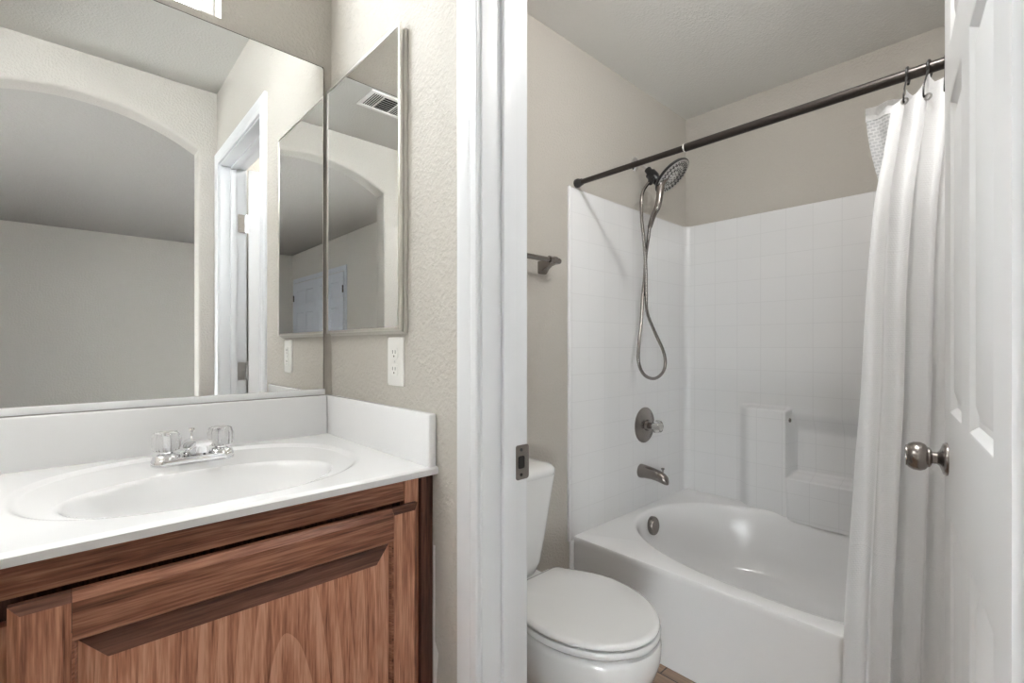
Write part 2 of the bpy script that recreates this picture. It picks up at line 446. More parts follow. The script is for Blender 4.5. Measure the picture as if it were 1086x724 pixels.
# ---------------------------------------------------------------- door casings, jambs
CAS = [(0, 0), (0, .0085), (.003, .011), (.014, .0115), (.018, .0095), (.022, .0095), (.026, .0115), (.044, .0135), (.053, .0135), (.058, .0125), (.062, .009), (.062, 0)]
def casing(name, parent, xface, sgn, ya, yb, zt, mt, width=1.0):
    """mitred casing on a wall of constant x, around an opening ya..yb with head zt"""
    r = .005; bm = nb(); rings = []
    for (yy, zz, dy, dz) in ((yb + r, FL + .001, 1, 0), (yb + r, zt + r, 1, 1), (ya - r, zt + r, -1, 1), (ya - r, FL + .001, -1, 0)):
        rings.append([(xface + sgn * t, yy + dy * w * width, zz + dz * w * width) for w, t in CAS])
    loft(bm, rings); return obj(name, bm, mt, parent, smooth=25)
tr = thing('trim_1', 'white painted door casing and jamb between vanity and bathtub room', 'door frame', (P, JL, FL), kind='structure')
casing('casing', tr, P, -1, JR, JL, JT, M['white'])
casing('casing', tr, P2, 1, JR, JL, JT, M['white'])
def portal_box(bm, x0, x1, yr, yl, zt, th):
    box(bm, x0, x1, yl, yl + th, FL, zt + th, .0015); box(bm, x0, x1, yr - th, yr, FL, zt + th, .0015); box(bm, x0, x1, yr, yl, zt, zt + th, .0015)
bm = nb(); portal_box(bm, P - .001, P2 + .001, JR, JL, JT, .0175)
obj('jamb', bm, M['white'], tr, smooth=30)
bm = nb(); s0, s1, st = .610, .642, .010
box(bm, s0, s1, JL - st, JL, FL, JT, .0025); box(bm, s0, s1, JR, JR + st, FL, JT, .0025); box(bm, s0, s1, JR + st, JL - st, JT - st, JT, .0025)
obj('door_stop', bm, M['white'], tr, smooth=30)
# strike plate
bm = nb(); zc = -.2325
pl = rrect(.667, zc, .018, .0345, .006)
loft(bm, [[(x, JL - .0002, z) for x, z in pl], [(x, JL - .0018, z) for x, z in pl]])
sp = obj('strike_plate', bm, M['nickel'], tr, smooth=30); sp['label'] = 'brushed nickel strike plate'
bm = nb(); hl = rrect(.664, zc, .0085, .0125, .004)
loft(bm, [[(x, JL - .0018, z) for x, z in hl], [(x, JL - .0023, z) for x, z in hl]]); obj('latch_hole', bm, M['dark'], sp)
for dz in (-.025, .025):
    bm = nb(); lathe(bm, [(.0032, 0), (.0032, .0007), (.0015, .0009)], (.664, JL - .0018, zc + dz), (0, -1, 0), 12); obj('screw', bm, M['black'], sp, smooth=30)

# baseboards in the bath room
bm = nb(); box(bm, P2, 1.62, YB - .012, YB, FL, FL + .085, .004); struct('baseboard_back', bm, M['white'], 'white baseboard behind the toilet', 'baseboard', smooth=30)
bm = nb(); box(bm, P2, P2 + .012, JL + .068, YB - .012, FL, FL + .085, .004); struct('baseboard_left', bm, M['white'], 'white baseboard on the partition wall', 'baseboard', smooth=30)

# ---------------------------------------------------------------- six panel doors
def door_leaf_bm(w, h, th, xs, zs):
    """x 0..w, y 0 (front) .. -th, z 0..h ; xs / zs are panel intervals"""
    bm = nb()
    xc = sorted({0, w, *[a for p in xs for a in p]}); zc = sorted({0, h, *[a for p in zs for a in p]})
    def quad(pts): bm.faces.new([bm.verts.new(p) for p in pts])
    for yy, s in ((0.0, -1), (-th, 1)):
        for i in range(len(xc) - 1):
            for j in range(len(zc) - 1):
                x0, x1, z0, z1 = xc[i], xc[i + 1], zc[j], zc[j + 1]
                if (x0, x1) in xs and (z0, z1) in zs:
                    rg = []
                    for ins, dp in ((0, 0), (.004, .0012), (.014, .0105), (.023, .011), (.046, .004), (.050, .003)):
                        rg.append([(x0 + ins, yy + s * dp, z0 + ins), (x1 - ins, yy + s * dp, z0 + ins), (x1 - ins, yy + s * dp, z1 - ins), (x0 + ins, yy + s * dp, z1 - ins)])
                    loft(bm, rg, cap0=False, cap1=True)
                else: quad([(x0, yy, z0), (x1, yy, z0), (x1, yy, z1), (x0, yy, z1)])
    quad([(0, 0, 0), (0, -th, 0), (0, -th, h), (0, 0, h)]); quad([(w, 0, 0), (w, -th, 0), (w, -th, h), (w, 0, h)])
    quad([(0, 0, 0), (w, 0, 0), (w, -th, 0), (0, -th, 0)]); quad([(0, 0, h), (w, 0, h), (w, -th, h), (0, -th, h)])
    bmesh.ops.remove_doubles(bm, verts=bm.verts[:], dist=1e-5)
    return bm
DO = Vector((.6875, .0067)); DD = Vector((.9886, .1504)); DN = Vector((-.1504, .9886)); DW = .7055
def place(bm, o2, d2, n2, z0):
    for v in bm.verts:
        x, y, z = v.co; v.co = (o2.x + d2.x * x + n2.x * y, o2.y + d2.y * x + n2.y * y, z + z0)
dz0 = FL + .012
panz = [(-.98, -.335), (-.135, .490), (.600, .815)]
dr = thing('door_1', 'open white six panel door at the right edge', 'door', (DO.x, DO.y, FL), kind='structure')
bm = door_leaf_bm(DW, .916 - dz0, .035, [(.1045, .3245), (.4095, .6095)], [(a - dz0, b - dz0) for a, b in panz])
place(bm, DO, DD, DN, dz0); obj('door_leaf', bm, M['door'], dr, smooth=20)
# knobs
kz = -.233
for sd, base in ((1, 0.0), (-1, -.035)):
    c = DO + DD * (DW - .060) + DN * base; ax = (DN.x * sd, DN.y * sd, 0); org = (c.x, c.y, kz)
    bm = nb(); lathe(bm, [(.0335, 0), (.0335, .003), (.031, .007), (.022, .010), (.015, .013), (.0125, .016)], org, ax, 40)
    rs = obj('door_rose', bm, M['nickel'], dr, smooth=50)
    bm = nb(); lathe(bm, [(.0120, .014), (.0120, .0235), (.018, .026), (.0205, .028), (.0205, .0305), (.0265, .035), (.0298, .043), (.0290, .054), (.0250, .062), (.022, .0645), (.022, .0665), (.012, .068), (.002, .0685)], org, ax, 40)
    obj('door_knob', bm, M['nickel'], dr, smooth=40)
    bm = nb(); lathe(bm, [(.0206, .0308), (.0212, .0318), (.0225, .0325)], org, ax, 40, caps=False); obj('knob_ring', bm, M['black'], dr, smooth=60)
# hinges
for i, hz_ in enumerate((.640, -.130, -.90)):
    m_ = M['chrome'] if i == 0 else M['satin']
    bm = nb(); hp = rrect(.6625, hz_, .0175, .047, .006)
    loft(bm, [[(x, JR + .0002, z) for x, z in hp], [(x, JR + .0024, z) for x, z in hp]])
    for kx, kz_ in ((.656, -.03), (.668, 0.0), (.656, .03)):
        lathe(bm, [(.004, .0024), (.003, .0034), (.001, .0034)], (kx, JR, hz_ + kz_), (0, 1, 0), 10)
    for k in range(5):
        a = hz_ - .047 + k * .0188 + .0006
        lathe(bm, [(.0068, 0), (.0068, .0176)], (.687, JR + .005, a), (0, 0, 1), 14)
    lathe(bm, [(.006, 0), (.004, .004), (.001, .005)], (.687, JR + .005, hz_ + .047), (0, 0, 1), 12)
    # leaf on the door edge
    pc = DO + DN * -.0175
    for s in (0, 1):
        pass
    q = nb(); box(q, -.0022, 0.0, -.033, -.018, hz_ - .047, hz_ + .047)
    for v in q.verts:
        x, y, z = v.co; v.co = (DO.x + DD.x * x + DN.x * y, DO.y + DD.y * x + DN.y * y, z)
    tmp = bpy.data.meshes.new('t'); q.to_mesh(tmp); q.free(); bm.from_mesh(tmp); bpy.data.meshes.remove(tmp)
    o = obj('door_hinge', bm, m_, dr, smooth=40); o['label'] = ('shiny painted-over hinge' if i == 0 else 'dull steel hinge')

# bedroom closet doors on the wall x = -1.40
cw_ = .86
xs_ = [(.10, .385), (.475, .76)]
for i, y0 in enumerate((-4.66, -3.795)):
    n_ = 'door_%d' % (i + 2)
    d_ = thing(n_, ['closet door in the taupe bedroom, the one beside the far wall', 'closet door in the taupe bedroom, the one nearer the arch'][i], 'door', (-1.40, y0, FL), kind='structure')
    bm = door_leaf_bm(cw_, 2.13, .02, xs_, [(.24, .88), (1.08, 1.70), (1.81, 2.02)])
    place(bm, Vector((-1.378, y0)), Vector((0, 1)), Vector((1, 0)), FL + .012)
    obj('door_leaf', bm, M['closet'], d_, smooth=20)
    yk = y0 + (cw_ - .06 if i == 0 else .06)
    bm = nb(); lathe(bm, [(.026, 0), (.022, .006), (.010, .01), (.010, .025), (.022, .035), (.024, .048), (.014, .056), (.002, .058)], (-1.378, yk, -.23), (1, 0, 0), 20)
    obj('door_knob', bm, M['nickel'], d_, smooth=50)
    yh = y0 - .004 if i == 0 else y0 + cw_ + .004
    for hz_ in (.66, -.15, -.95):
        bm = nb(); lathe(bm, [(.009, 0), (.009, .09)], (-1.374, yh, hz_), (0, 0, 1), 10); box(bm, -1.378, -1.3745, yh - .014, yh + .014, hz_, hz_ + .09)
        obj('door_hinge', bm, M['nickel'], d_)
t2 = thing('trim_2', 'white casing around the bedroom closet doors', 'door frame', (-1.40, -3.795, FL), kind='structure')
casing('casing', t2, -1.40, 1, -4.668, -2.927, .93, M['closet'])

# ---------------------------------------------------------------- vanity cabinet
CT = -.250            # counter top
CF = .828             # counter front edge
FF = .852             # face frame front
DF = .832             # door front
CBOT = -.266
cab = thing('vanity_cabinet', 'reddish brown stained oak vanity cabinet with raised panel doors under the white counter', 'cabinet', (.2, 1.1, FL))
bm = nb()
box(bm, XL + .004, .532, FF + .02, FF + .036, FL + .10, CBOT - .001)      # carcass back of frame
box(bm, XL + .004, .560, FF + .036, YB - .002, FL + .09, FL + .105)
box(bm, .545, .560, FF + .021, YB - .002, FL, CBOT - .001)
box(bm, XL + .004, .545, FF + .085, FF + .10, FL, FL + .09)
obj('carcass', bm, M['wood_dark'], cab)
bm = nb(); box(bm, XL + .004, .4985, FF, FF + .02, -.3135, CBOT - .001, .0025); obj('top_rail', bm, M['wood_h'], cab, smooth=30)
bm = nb(); box(bm, XL + .004, .4985, FF, FF + .02, FL + .10, FL + .15, .0015); obj('bottom_rail', bm, M['wood_h'], cab, smooth=30)
bm = nb(); box(bm, .499, .5315, FF, FF + .02, FL + .10, CBOT - .001, .0015); obj('frame_stile', bm, M['wood_v'], cab, smooth=30)
bm = nb(); box(bm, -.10, -.035, FF, FF + .0198, FL + .15, -.345, .0015); obj('frame_stile', bm, M['wood_v'], cab, smooth=30)
bm = nb(); box(bm, .5345, .5625, FF - .006, FF + .02, FL, CBOT - .001, .0015); obj('filler_strip', bm, M['wood_dark'], cab, smooth=30)

def frustum_bar(bm, x0, x1, z0, z1, y_back, y_front, lip, sides):
    """bar of the door frame with a sloped outer lip on the listed sides (l, r, t, b)"""
    a0 = x0 + (lip if 'l' in sides else 0); a1 = x1 - (lip if 'r' in sides else 0)
    b0 = z0 + (lip if 'b' in sides else 0); b1 = z1 - (lip if 't' in sides else 0)
    ym = y_front + .009
    loft(bm, [[(x0, y_back, z0), (x1, y_back, z0), (x1, y_back, z1), (x0, y_back, z1)],
              [(x0, ym, z0), (x1, ym, z0), (x1, ym, z1), (x0, ym, z1)],
              [(a0, y_front, b0), (a1, y_front, b0), (a1, y_front, b1), (a0, y_front, b1)]])
def cabinet_door(x0, x1, z0, z1, parent):
    st, rl, lip = .058, .060, .011
    yb = FF - .0005
    # centre panel with bevelled raised field
    px0, px1, pz0, pz1 = x0 + st, x1 - st, z0 + rl, z1 - rl
    bm = nb(); rg = []
    for ins, yy in ((-.006, yb - .003), (-.006, DF + .010), (.001, DF + .010), (.003, DF + .011), (.034, DF + .0015), (.036, DF + .0008)):
        rg.append([(px0 + ins, yy, pz0 + ins), (px1 - ins, yy, pz0 + ins), (px1 - ins, yy, pz1 - ins), (px0 + ins, yy, pz1 - ins)])
    loft(bm, rg)
    d = obj('cabinet_door', bm, M['wood_panel'], parent, smooth=8)
    d.data.materials.append(M['wood_end'])
    for p in d.data.polygons:
        if abs(p.normal.z) > .15: p.material_index = 1
    for a, b, sd in ((x0, x0 + st, 'ltb'), (x1 - st, x1, 'rtb')):
        bm = nb(); frustum_bar(bm, a + (.0 if 'l' in sd else .0004), b - (.0004 if 'l' in sd else 0), z0, z1, yb, DF, lip, sd)
        o_ = obj('door_stile', bm, M['wood_v'], d); o_.data.materials.append(M['wood_end'])
        for p in o_.data.polygons:
            if abs(p.normal.z) > .3: p.material_index = 1
    for a, b, sd in ((z0, z0 + rl, 'b'), (z1 - rl, z1, 't')):
        bm = nb(); frustum_bar(bm, px0 + .0004, px1 - .0004, a, b, yb, DF - .0003, lip, sd)
        obj('door_rail', bm, M['wood_h'], d)
    # inner sticking bead
    bm = nb(); rg = []
    for ins, yy in ((0.0001, DF + .010), (0.0001, DF + .001), (.003, DF + .0035), (.006, DF + .0095), (.006, DF + .010)):
        rg.append([(px0 + ins, yy, pz0 + ins), (px1 - ins, yy, pz0 + ins), (px1 - ins, yy, pz1 - ins), (px0 + ins, yy, pz1 - ins)])
    loft(bm, rg, False, False); obj('door_bead', bm, M['wood_h'], d)
    return d
cabinet_door(-.055, .522, -1.07, -.319, cab)
cabinet_door(-.66, -.083, -1.07, -.319, cab)

# torn paint edge on the wall beside the cabinet
random.seed(4)
bm = nb(); L_ = []; Rg = []
for k in range(40):
    z = -.42 - k * .02
    w = .004 + (.010 if .25 < (k / 40) < .9 else 0) * (0.5 + random.random()) * (1 + .6 * math.sin(k * .7))
    L_.append((P - .0012, FF - .0065, z)); Rg.append((P - .0012, FF - .0075 - max(w, .002), z))
for a in range(39):
    vs = [bm.verts.new(q) for q in (L_[a], Rg[a], Rg[a + 1], L_[a + 1])]; bm.faces.new(vs)
r_ = bmesh.ops.extrude_face_region(bm, geom=bm.faces[:])
for g in r_['geom']:
    if isinstance(g, bmesh.types.BMVert): g.co.x += .0011
bmesh.ops.remove_doubles(bm, verts=bm.verts[:], dist=1e-6)
struct('trim_3', bm, M['caulk'], 'ragged strip of bare white wall beside the vanity cabinet', 'wall patch')

# ---------------------------------------------------------------- counter with integral bowl
top = thing('vanity_countertop', 'white cultured marble countertop with an oval integral basin', 'countertop', (.2, 1.1, CBOT))
def ss(a, b, x):
    t = min(max((x - a) / (b - a), 0), 1); return t * t * (3 - 2 * t)
def depth(x, y):
    # shallow outer recess
    ex = abs((x - .207) / .283); ey = (y - 1.108) / .232
    r = (ex ** 2.35 + abs(ey) ** 2.35) ** (1 / 2.35)
    d = .0055 * (1 - ss(.945, 1.0, r))
    d += .006 * max(0, 1 - r) * 1.0
    rb = math.hypot((x - .200) / .207, (y - 1.030) / .141)
    if rb < 1.04:
        t = max(0, 1 - rb / 1.04); u_ = t * 1.35; u_ = min(u_ * u_ / (u_ + .035), 1); d += .120 * (1 - (1 - u_) ** 2.4)
    return d
xs = [XL + .001, -.6, -.3, -.14] + [-.10 + .0042 * k for k in range(150)] + [.535, .5645]
ys = [CF, CF + .003, CF + .008] + [CF + .014 + .0042 * k for k in range(124)] + [1.362, YB - .001]
xs = sorted(set(x for x in xs if x <= .5645)); ys = sorted(set(y for y in ys))
bm = nb(); G = []
for x in xs:
    row = []
    for y in ys:
        z = CT - depth(x, y)
        if y < CF + .01: z -= .004 * (1 - min((y - CF) / .009, 1)) ** 2
        row.append(bm.verts.new((x, y, z)))
    G.append(row)
for i in range(len(xs) - 1):
    for j in range(len(ys) - 1): bm.faces.new((G[i][j], G[i + 1][j], G[i + 1][j + 1], G[i][j + 1]))
lo = [bm.verts.new((x, CF + .001, CBOT)) for x in xs]; lo2 = [bm.verts.new((x, CF + .030, CBOT)) for x in xs]
for i in range(len(xs) - 1):
    bm.faces.new((lo[i], lo[i + 1], G[i + 1][0], G[i][0])); bm.faces.new((lo2[i], lo2[i + 1], lo[i + 1], lo[i]))
obj('counter_slab', bm, M['marble'], top, smooth=50, flip=True)
bm = nb(); lathe(bm, [(.024, 0), (.024, .002), (.019, .0035), (.017, .001), (.003, .001)], (.2, 1.03, CT - depth(.2, 1.03) + .0002), (0, 0, 1), 28)
obj('drain_ring', bm, M['chrome'], top, smooth=40)
bm = nb(); box(bm, XL + .001, .5445, YB - .022, YB - .0005, CT - .003, -.141, .004, 3); obj('backsplash', bm, M['marble'], top, smooth=40)
bm = nb(); box(bm, .545, .5645, CF + .006, YB - .0005, CT - .003, -.141, .004, 3); obj('side_splash', bm, M['marble'], top, smooth=40)

# ---------------------------------------------------------------- faucet
FX, FY = .206, 1.262
fa = thing('faucet', 'chrome centerset faucet with two clear acrylic knobs on the vanity counter', 'faucet', (FX, FY, CT))
zc0 = CT - .0075
bm = nb()
rings = []
for s, z in ((1.0, zc0), (1.0, zc0 + .010), (.97, zc0 + .014), (.90, zc0 + .0165)):
    rings.append([(x, y, z) for x, y in rrect(FX, FY, .079 * s, .027 * s, .026 * s, 8)])
loft(bm, rings)
obj('base_plate', bm, M['chrome'], fa, smooth=40)
for hx in (FX - .0508, FX + .0508):
    bm = nb(); lathe(bm, [(.026, 0), (.0245, .006), (.019, .010), (.012, .012), (.012, .018)], (hx, FY, zc0 + .014), (0, 0, 1), 32)
    obj('handle_collar', bm, M['chrome'], fa, smooth=40)
    bm = nb(); lathe(bm, [(.015, 0), (.0235, .004), (.0255, .012), (.0255, .030), (.0225, .040), (.0205, .042), (.016, .0425)], (hx, FY, zc0 + .029), (0, 0, 1), 60, lobes=10, lobe_amp=.045)
    h = obj('handle_knob', bm, M['clear'], fa, smooth=50); h['label'] = 'clear fluted acrylic knob'
    bm = nb(); lathe(bm, [(.007, .002), (.006, .030), (.010, .036), (.0135, .0405)], (hx, FY, zc0 + .029), (0, 0, 1), 20); obj('knob_stem', bm, M['chrome'], h, smooth=50)
    bm = nb(); lathe(bm, [(.0135, 0), (.0125, .002), (.001, .0025)], (hx, FY, zc0 + .0713), (0, 0, 1), 24); obj('knob_cap', bm, M['satin'], h, smooth=40)
bm = nb()
secs = [(FY + .022, .023, zc0 + .012, zc0 + .030), (FY + .005, .024, zc0 + .010, zc0 + .052), (FY - .020, .023, zc0 + .012, zc0 + .055), (FY - .050, .0195, zc0 + .030, zc0 + .058), (FY - .085, .0165, zc0 + .044, zc0 + .062), (FY - .105, .0145, zc0 + .050, zc0 + .062)]
rg = []
for y, w, z0, z1 in secs:
    c = (z0 + z1) / 2; hh = (z1 - z0) / 2
    rg.append([(x, y, z) for x, z in rrect(FX, c, w, hh, min(w, hh) * .8, 5)])
loft(bm, rg); obj('spout', bm, M['chrome'], fa, smooth=45)
bm = nb(); lathe(bm, [(.0125, 0), (.0125, .016)], (FX, FY - .092, zc0 + .036), (0, 0, 1), 24); obj('aerator', bm, M['chrome'], fa, smooth=40)
bm = nb(); tube(bm, [(FX, FY + .030, zc0 + .010), (FX, FY + .030, zc0 + .062)], .003); lathe(bm, [(.003, 0), (.007, .007), (.0055, .011), (.001, .0115)], (FX, FY + .030, zc0 + .060), (0, 0, 1), 16)
obj('lift_rod', bm, M['chrome'], fa, smooth=40)

# ---------------------------------------------------------------- wall mirror
mr = thing('wall_mirror', 'large frameless mirror on the wall above the vanity backsplash', 'mirror', (-.2, YB, -.126))
YM = YB - .006
MX1, MZ0, MZ1 = .539, -.124, .803
bm = nb(); ch = .010
pts = [(XL + .002, MZ0), (MX1, MZ0), (MX1, MZ1 - ch * .4), (MX1 - ch * .5, MZ1), (XL + .002, MZ1)]
loft(bm, [[(x, YM, z) for x, z in pts], [(x, YB - .0003, z) for x, z in pts]])
obj('mirror_glass', bm, M['mirror'], mr)
bm = nb(); box(bm, XL + .002, MX1, YM + .0006, YB - .0004, MZ1, MZ1 + .0022); box(bm, MX1, MX1 + .0016, YM + .0006, YB - .0004, MZ0, MZ1)
obj('mirror_edge', bm, M['mirror_edge'], mr)
bm = nb(); box(bm, XL + .002, MX1 + .003, YM - .006, YM - .0005, -.1395, MZ0 + .001, .0015); box(bm, XL + .002, MX1 + .003, YM - .004, YB - .0005, -.1395, -.1365)
obj('bottom_channel', bm, M['marble'], mr, smooth=30)

# ---------------------------------------------------------------- medicine cabinet
mc = thing('medicine_cabinet', 'mirrored medicine cabinet with a thin metal frame on the side wall by the vanity', 'medicine cabinet', (P, 1.157, .036))
cy0, cy1, cz0, cz1 = .951, 1.364, .036, .7305
bm = nb(); box(bm, .5515, P - .0005, cy0 - .004 + .008, cy1 - .006, cz0 - .004, cz1 - .014, .001); box(bm, .556, P - .0005, cy0 - .002, cy1 - .003, cz0 - .007, cz1 - .010, .001)
obj('cabinet_body', bm, M['body'], mc, smooth=30)
bm = nb(); fw = .0075
for a in ((.5435, .5515, cy0, cy0 + fw, cz0, cz1), (.5435, .5515, cy1 - fw, cy1, cz0, cz1), (.5435, .5515, cy0 + fw, cy1 - fw, cz0, cz0 + fw), (.5435, .5515, cy0 + fw, cy1 - fw, cz1 - fw, cz1)):
    box(bm, *a, bev=.0012)
fr = obj('mirror_door', bm, M['frame'], mc, smooth=30)
bm = nb(); box(bm, .5452, .5508, cy0 + fw, cy1 - fw, cz0 + fw, cz1 - fw); obj('mirror_pane', bm, M['mirror'], fr)

# ---------------------------------------------------------------- outlet
ol = thing('wall_outlet', 'white duplex outlet plate on the wall under the medicine cabinet', 'outlet', (P, 1.0, -.093))
oz = -.036
bm = nb(); rg = []
for s, x in ((0, P - .0003), (0, P - .003), (.003, P - .0055)):
    rg.append([(x, y, z) for y, z in rrect(1.0005, oz, .0355 - s, .057 - s, .004)])
loft(bm, rg); obj('cover_plate', bm, M['plastic'], ol, smooth=40)
for dz in (.0195, -.0195):
    bm = nb(); rp = [(y, z) for y, z in rrect(1.0005, oz + dz, .0165, .0135, .009)]
    loft(bm, [[(P - .0055, y, z) for y, z in rp], [(P - .0075, y, z) for y, z in rp]]); rc = obj('receptacle', bm, M['plastic'], ol, smooth=40)
    bm = nb()
    for dy in (-.006, .006): box(bm, P - .0078, P - .0074, 1.0005 + dy - .0009, 1.0005 + dy + .0009, oz + dz - .001, oz + dz + .007)
    lathe(bm, [(.0022, 0), (.0022, .0003)], (P - .0075, 1.0005, oz + dz - .007), (-1, 0, 0), 12); obj('slots', bm, M['dark'], rc)
bm = nb(); lathe(bm, [(.003, 0), (.002, .001)], (P - .0055, 1.0005, oz), (-1, 0, 0), 12); obj('screw', bm, M['satin'], ol)

# ---------------------------------------------------------------- ceiling vent and lamps
vt = thing('ceiling_vent', 'white ceiling air register seen in the medicine cabinet mirror', 'vent', (-.16, .40, CV))
vx0, vx1, vy0, vy1 = -.30, -.045, .305, .495
bm = nb(); fw = .022
for a in ((vx0, vx1, vy0, vy0 + fw), (vx0, vx1, vy1 - fw, vy1), (vx0, vx0 + fw, vy0 + fw, vy1 - fw), (vx1 - fw, vx1, vy0 + fw, vy1 - fw)):
    box(bm, *a, CV - .006, CV - .0002, bev=.002)
box(bm, -.130, -.122, vy0 + fw, vy1 - fw, CV - .005, CV - .001); box(bm, -.222, -.214, vy0 + fw, vy1 - fw, CV - .005, CV - .001)
obj('vent_frame', bm, M['plastic'], vt, smooth=30)
bm = nb(); box(bm, vx0 + .01, vx1 - .01, vy0 + .01, vy1 - .01, CV - .0012, CV - .0002); obj('vent_throat', bm, M['dark'], vt)
bm = nb()
for k in range(7):
    y = vy0 + fw + .012 + k * .0205
    loft(bm, [[(x, y, CV - .0015), (x, y + .002, CV - .0015), (x, y + .012, CV - .0055), (x, y + .010, CV - .0055)] for x in (-.214, -.130)])
obj('slat', bm, M['plastic'], vt)
for xa, xb in ((-.122, vx1 - fw), (vx0 + fw, -.222)):
    bm = nb()
    for k in range(4):
        x = xa + .006 + k * (xb - xa - .008) / 4
        loft(bm, [[(x, y, CV - .0015), (x + .002, y, CV - .0015), (x + .009, y, CV - .0055), (x + .007, y, CV - .0055)] for y in (vy0 + fw, vy1 - fw)])
    obj('slat', bm, M['plastic'], vt)
for nm, lx, ly, lz, lb, r in (('ceiling_light', -.62, .98, CV, 'round flush ceiling light over the vanity', .17), ('ceiling_light', 1.16, .22, CB, 'round flush ceiling light over the toilet', .11)):
    t_ = thing(nm, lb, 'ceiling light', (lx, ly, lz))
    bm = nb(); lathe(bm, [(r, 0), (r, .02), (r * .95, .03), (r * .95, .001)], (lx, ly, lz - .0305), (0, 0, 1), 40); obj('lamp_base', bm, M['white'], t_, smooth=40)

# ---------------------------------------------------------------- bathtub
RZ = -.852
TX0, TX1, TY0, TY1 = 1.664, 2.715, -.188, 1.372
tb = thing('bathtub', 'white garden bathtub with an oval basin and plain front apron', 'bathtub', ((TX0 + TX1) / 2, .6, FL))
ocx, ocy, oa, ob, oe = 2.208, .592, .474, .728, 2.25
angs = sorted([2 * PI * k / 112 for k in range(112)])
def oval(a, b, e, cx=ocx, cy=ocy):
    r = []
    for t in angs:
        c, s = math.cos(t), math.sin(t); rr = (abs(c / a) ** e + abs(s / b) ** e) ** (-1 / e); r.append((cx + rr * c, cy + rr * s))
    return r
def rect(x0, x1, y0, y1):
    pts = []
    for t in angs:
        c, s = math.cos(t), math.sin(t)
        k = min(((x1 - ocx) / c if c > 1e-9 else (x0 - ocx) / c if c < -1e-9 else 1e9), ((y1 - ocy) / s if s > 1e-9 else (y0 - ocy) / s if s < -1e-9 else 1e9))
        pts.append([ocx + k * c, ocy + k * s])
    for qx in (x0, x1):
        for qy in (y0, y1):
            i = min(range(len(pts)), key=lambda j: (pts[j][0] - qx) ** 2 + (pts[j][1] - qy) ** 2); pts[i] = [qx, qy]
    return pts
rg = []
e_ = .0
rg.append([(x, y, FL) for x, y in rect(TX0 + .006, TX1, TY0, TY1)])
rg.append([(x, y, RZ - .03) for x, y in rect(TX0 + .003, TX1, TY0, TY1)])
rg.append([(x, y, RZ - .012) for x, y in rect(TX0, TX1, TY0, TY1)])
rg.append([(x, y, RZ - .004) for x, y in rect(TX0 + .003, TX1 - .001, TY0 + .001, TY1 - .001)])
rg.append([(x, y, RZ) for x, y in rect(TX0 + .011, TX1 - .003, TY0 + .003, TY1 - .003)])
for g, dz in ((.012, 0), (.004, -.001), (-.002, -.005), (-.008, -.014), (-.014, -.03)):
    rg.append([(x, y, RZ + dz) for x, y in oval(oa + g, ob + g, oe)])
for ga, gb, dz, sh in ((-.022, -.020, -.08, 0), (-.036, -.040, -.15, 0), (-.055, -.075, -.23, 0), (-.075, -.11, -.285, 0), (-.11, -.16, -.318, 0), (-.17, -.23, -.33, 0), (-.3, -.4, -.333, 0)):
    rg.append([(x, y, RZ + dz) for x, y in oval(oa + ga, ob + gb, 2.15)])
bm = nb(); loft(bm, rg, cap0=False, cap1=True); obj('tub_shell', bm, M['acrylic'], tb, smooth=38)
# overflow
ovc = (2.205, 1.297, -.925)
bm = nb(); axo = (0, -1, .12); lathe(bm, [(.046, -.02), (.046, .010), (.044, .014), (.038, .017), (.001, .018)], ovc, axo, 40); obj('overflow_plate', bm, M['nickel'], tb, smooth=40)
bm = nb(); lathe(bm, [(.034, 0), (.034, .001), (.033, .002)], (ovc[0], ovc[1] - .0165, ovc[2] + .002), axo, 36); 
obj('overflow_ring', bm, M['black'], tb, smooth=40)
bm = nb(); lathe(bm, [(.036, 0), (.034, .003), (.001, .0035)], (ovc[0], ovc[1] - .017, ovc[2] + .002), axo, 36); obj('overflow_knob', bm, M['nickel'], tb, smooth=40)
bm = nb(); lathe(bm, [(.035, 0), (.033, .004), (.001, .005)], (2.205, 1.0, RZ - .3325), (0, 0, 1), 30); obj('drain_cover', bm, M['nickel'], tb, smooth=40)

# ---------------------------------------------------------------- shower surround (one moulded shell)
SX, SY, SXB = 1.637, 1.372, 2.716
def path(s):
    """U path; s=0 at the front edge by the toilet on the fittings wall"""
    r = .035; l1 = (SXB - SX) - r; qa = PI / 2 * r; l2 = (SY - (-.185)) - 2 * r
    if s <= l1: return (SX + s, SY), (0, -1)
    s -= l1
    if s <= qa:
        t = s / r; return (SXB - r + r * math.sin(t), SY - r + r * math.cos(t)), (-math.sin(t), -math.cos(t))
    s -= qa
    if s <= l2: return (SXB, SY - r - s), (-1, 0)
    s -= l2
    if s <= qa:
        t = s / r; return (SXB - r + r * math.cos(t), -.185 + r - r * math.sin(t)), (-math.cos(t), math.sin(t))
    s -= qa
    return (SXB - r - s, -.185), (0, 1)
r0 = .035; l1 = (SXB - SX) - r0; qa = PI / 2 * r0; l2 = (SY + .185) - 2 * r0; tot = 2 * l1 + 2 * qa + l2
def relief(y, z):
    left = ss(1.075, .985, y) if y > .9 else 1.0
    pil = left * ss(-.312, -.335, z) * ss(.800, .815, y)
    led = ss(.822, .808, y) * ss(-.655, -.672, z)
    d = .058 * max(pil, led)
    niche = ss(.806, .790, y) * ss(-.655, -.640, z) * ss(-.335, -.45, z)
    return d - .05 * niche
def ss_(a, b, x):
    if a > b: return 1 - ss(b, a, x)
    return ss(a, b, x)
_s = ss
def ss(a, b, x):
    if a > b: return 1 - _s(b, a, x)
    return _s(a, b, x)
sv = [0, .004, .3, .6, .9, l1 - .002] + [l1 + qa * k / 8 for k in range(9)]
yb0 = SY - r0
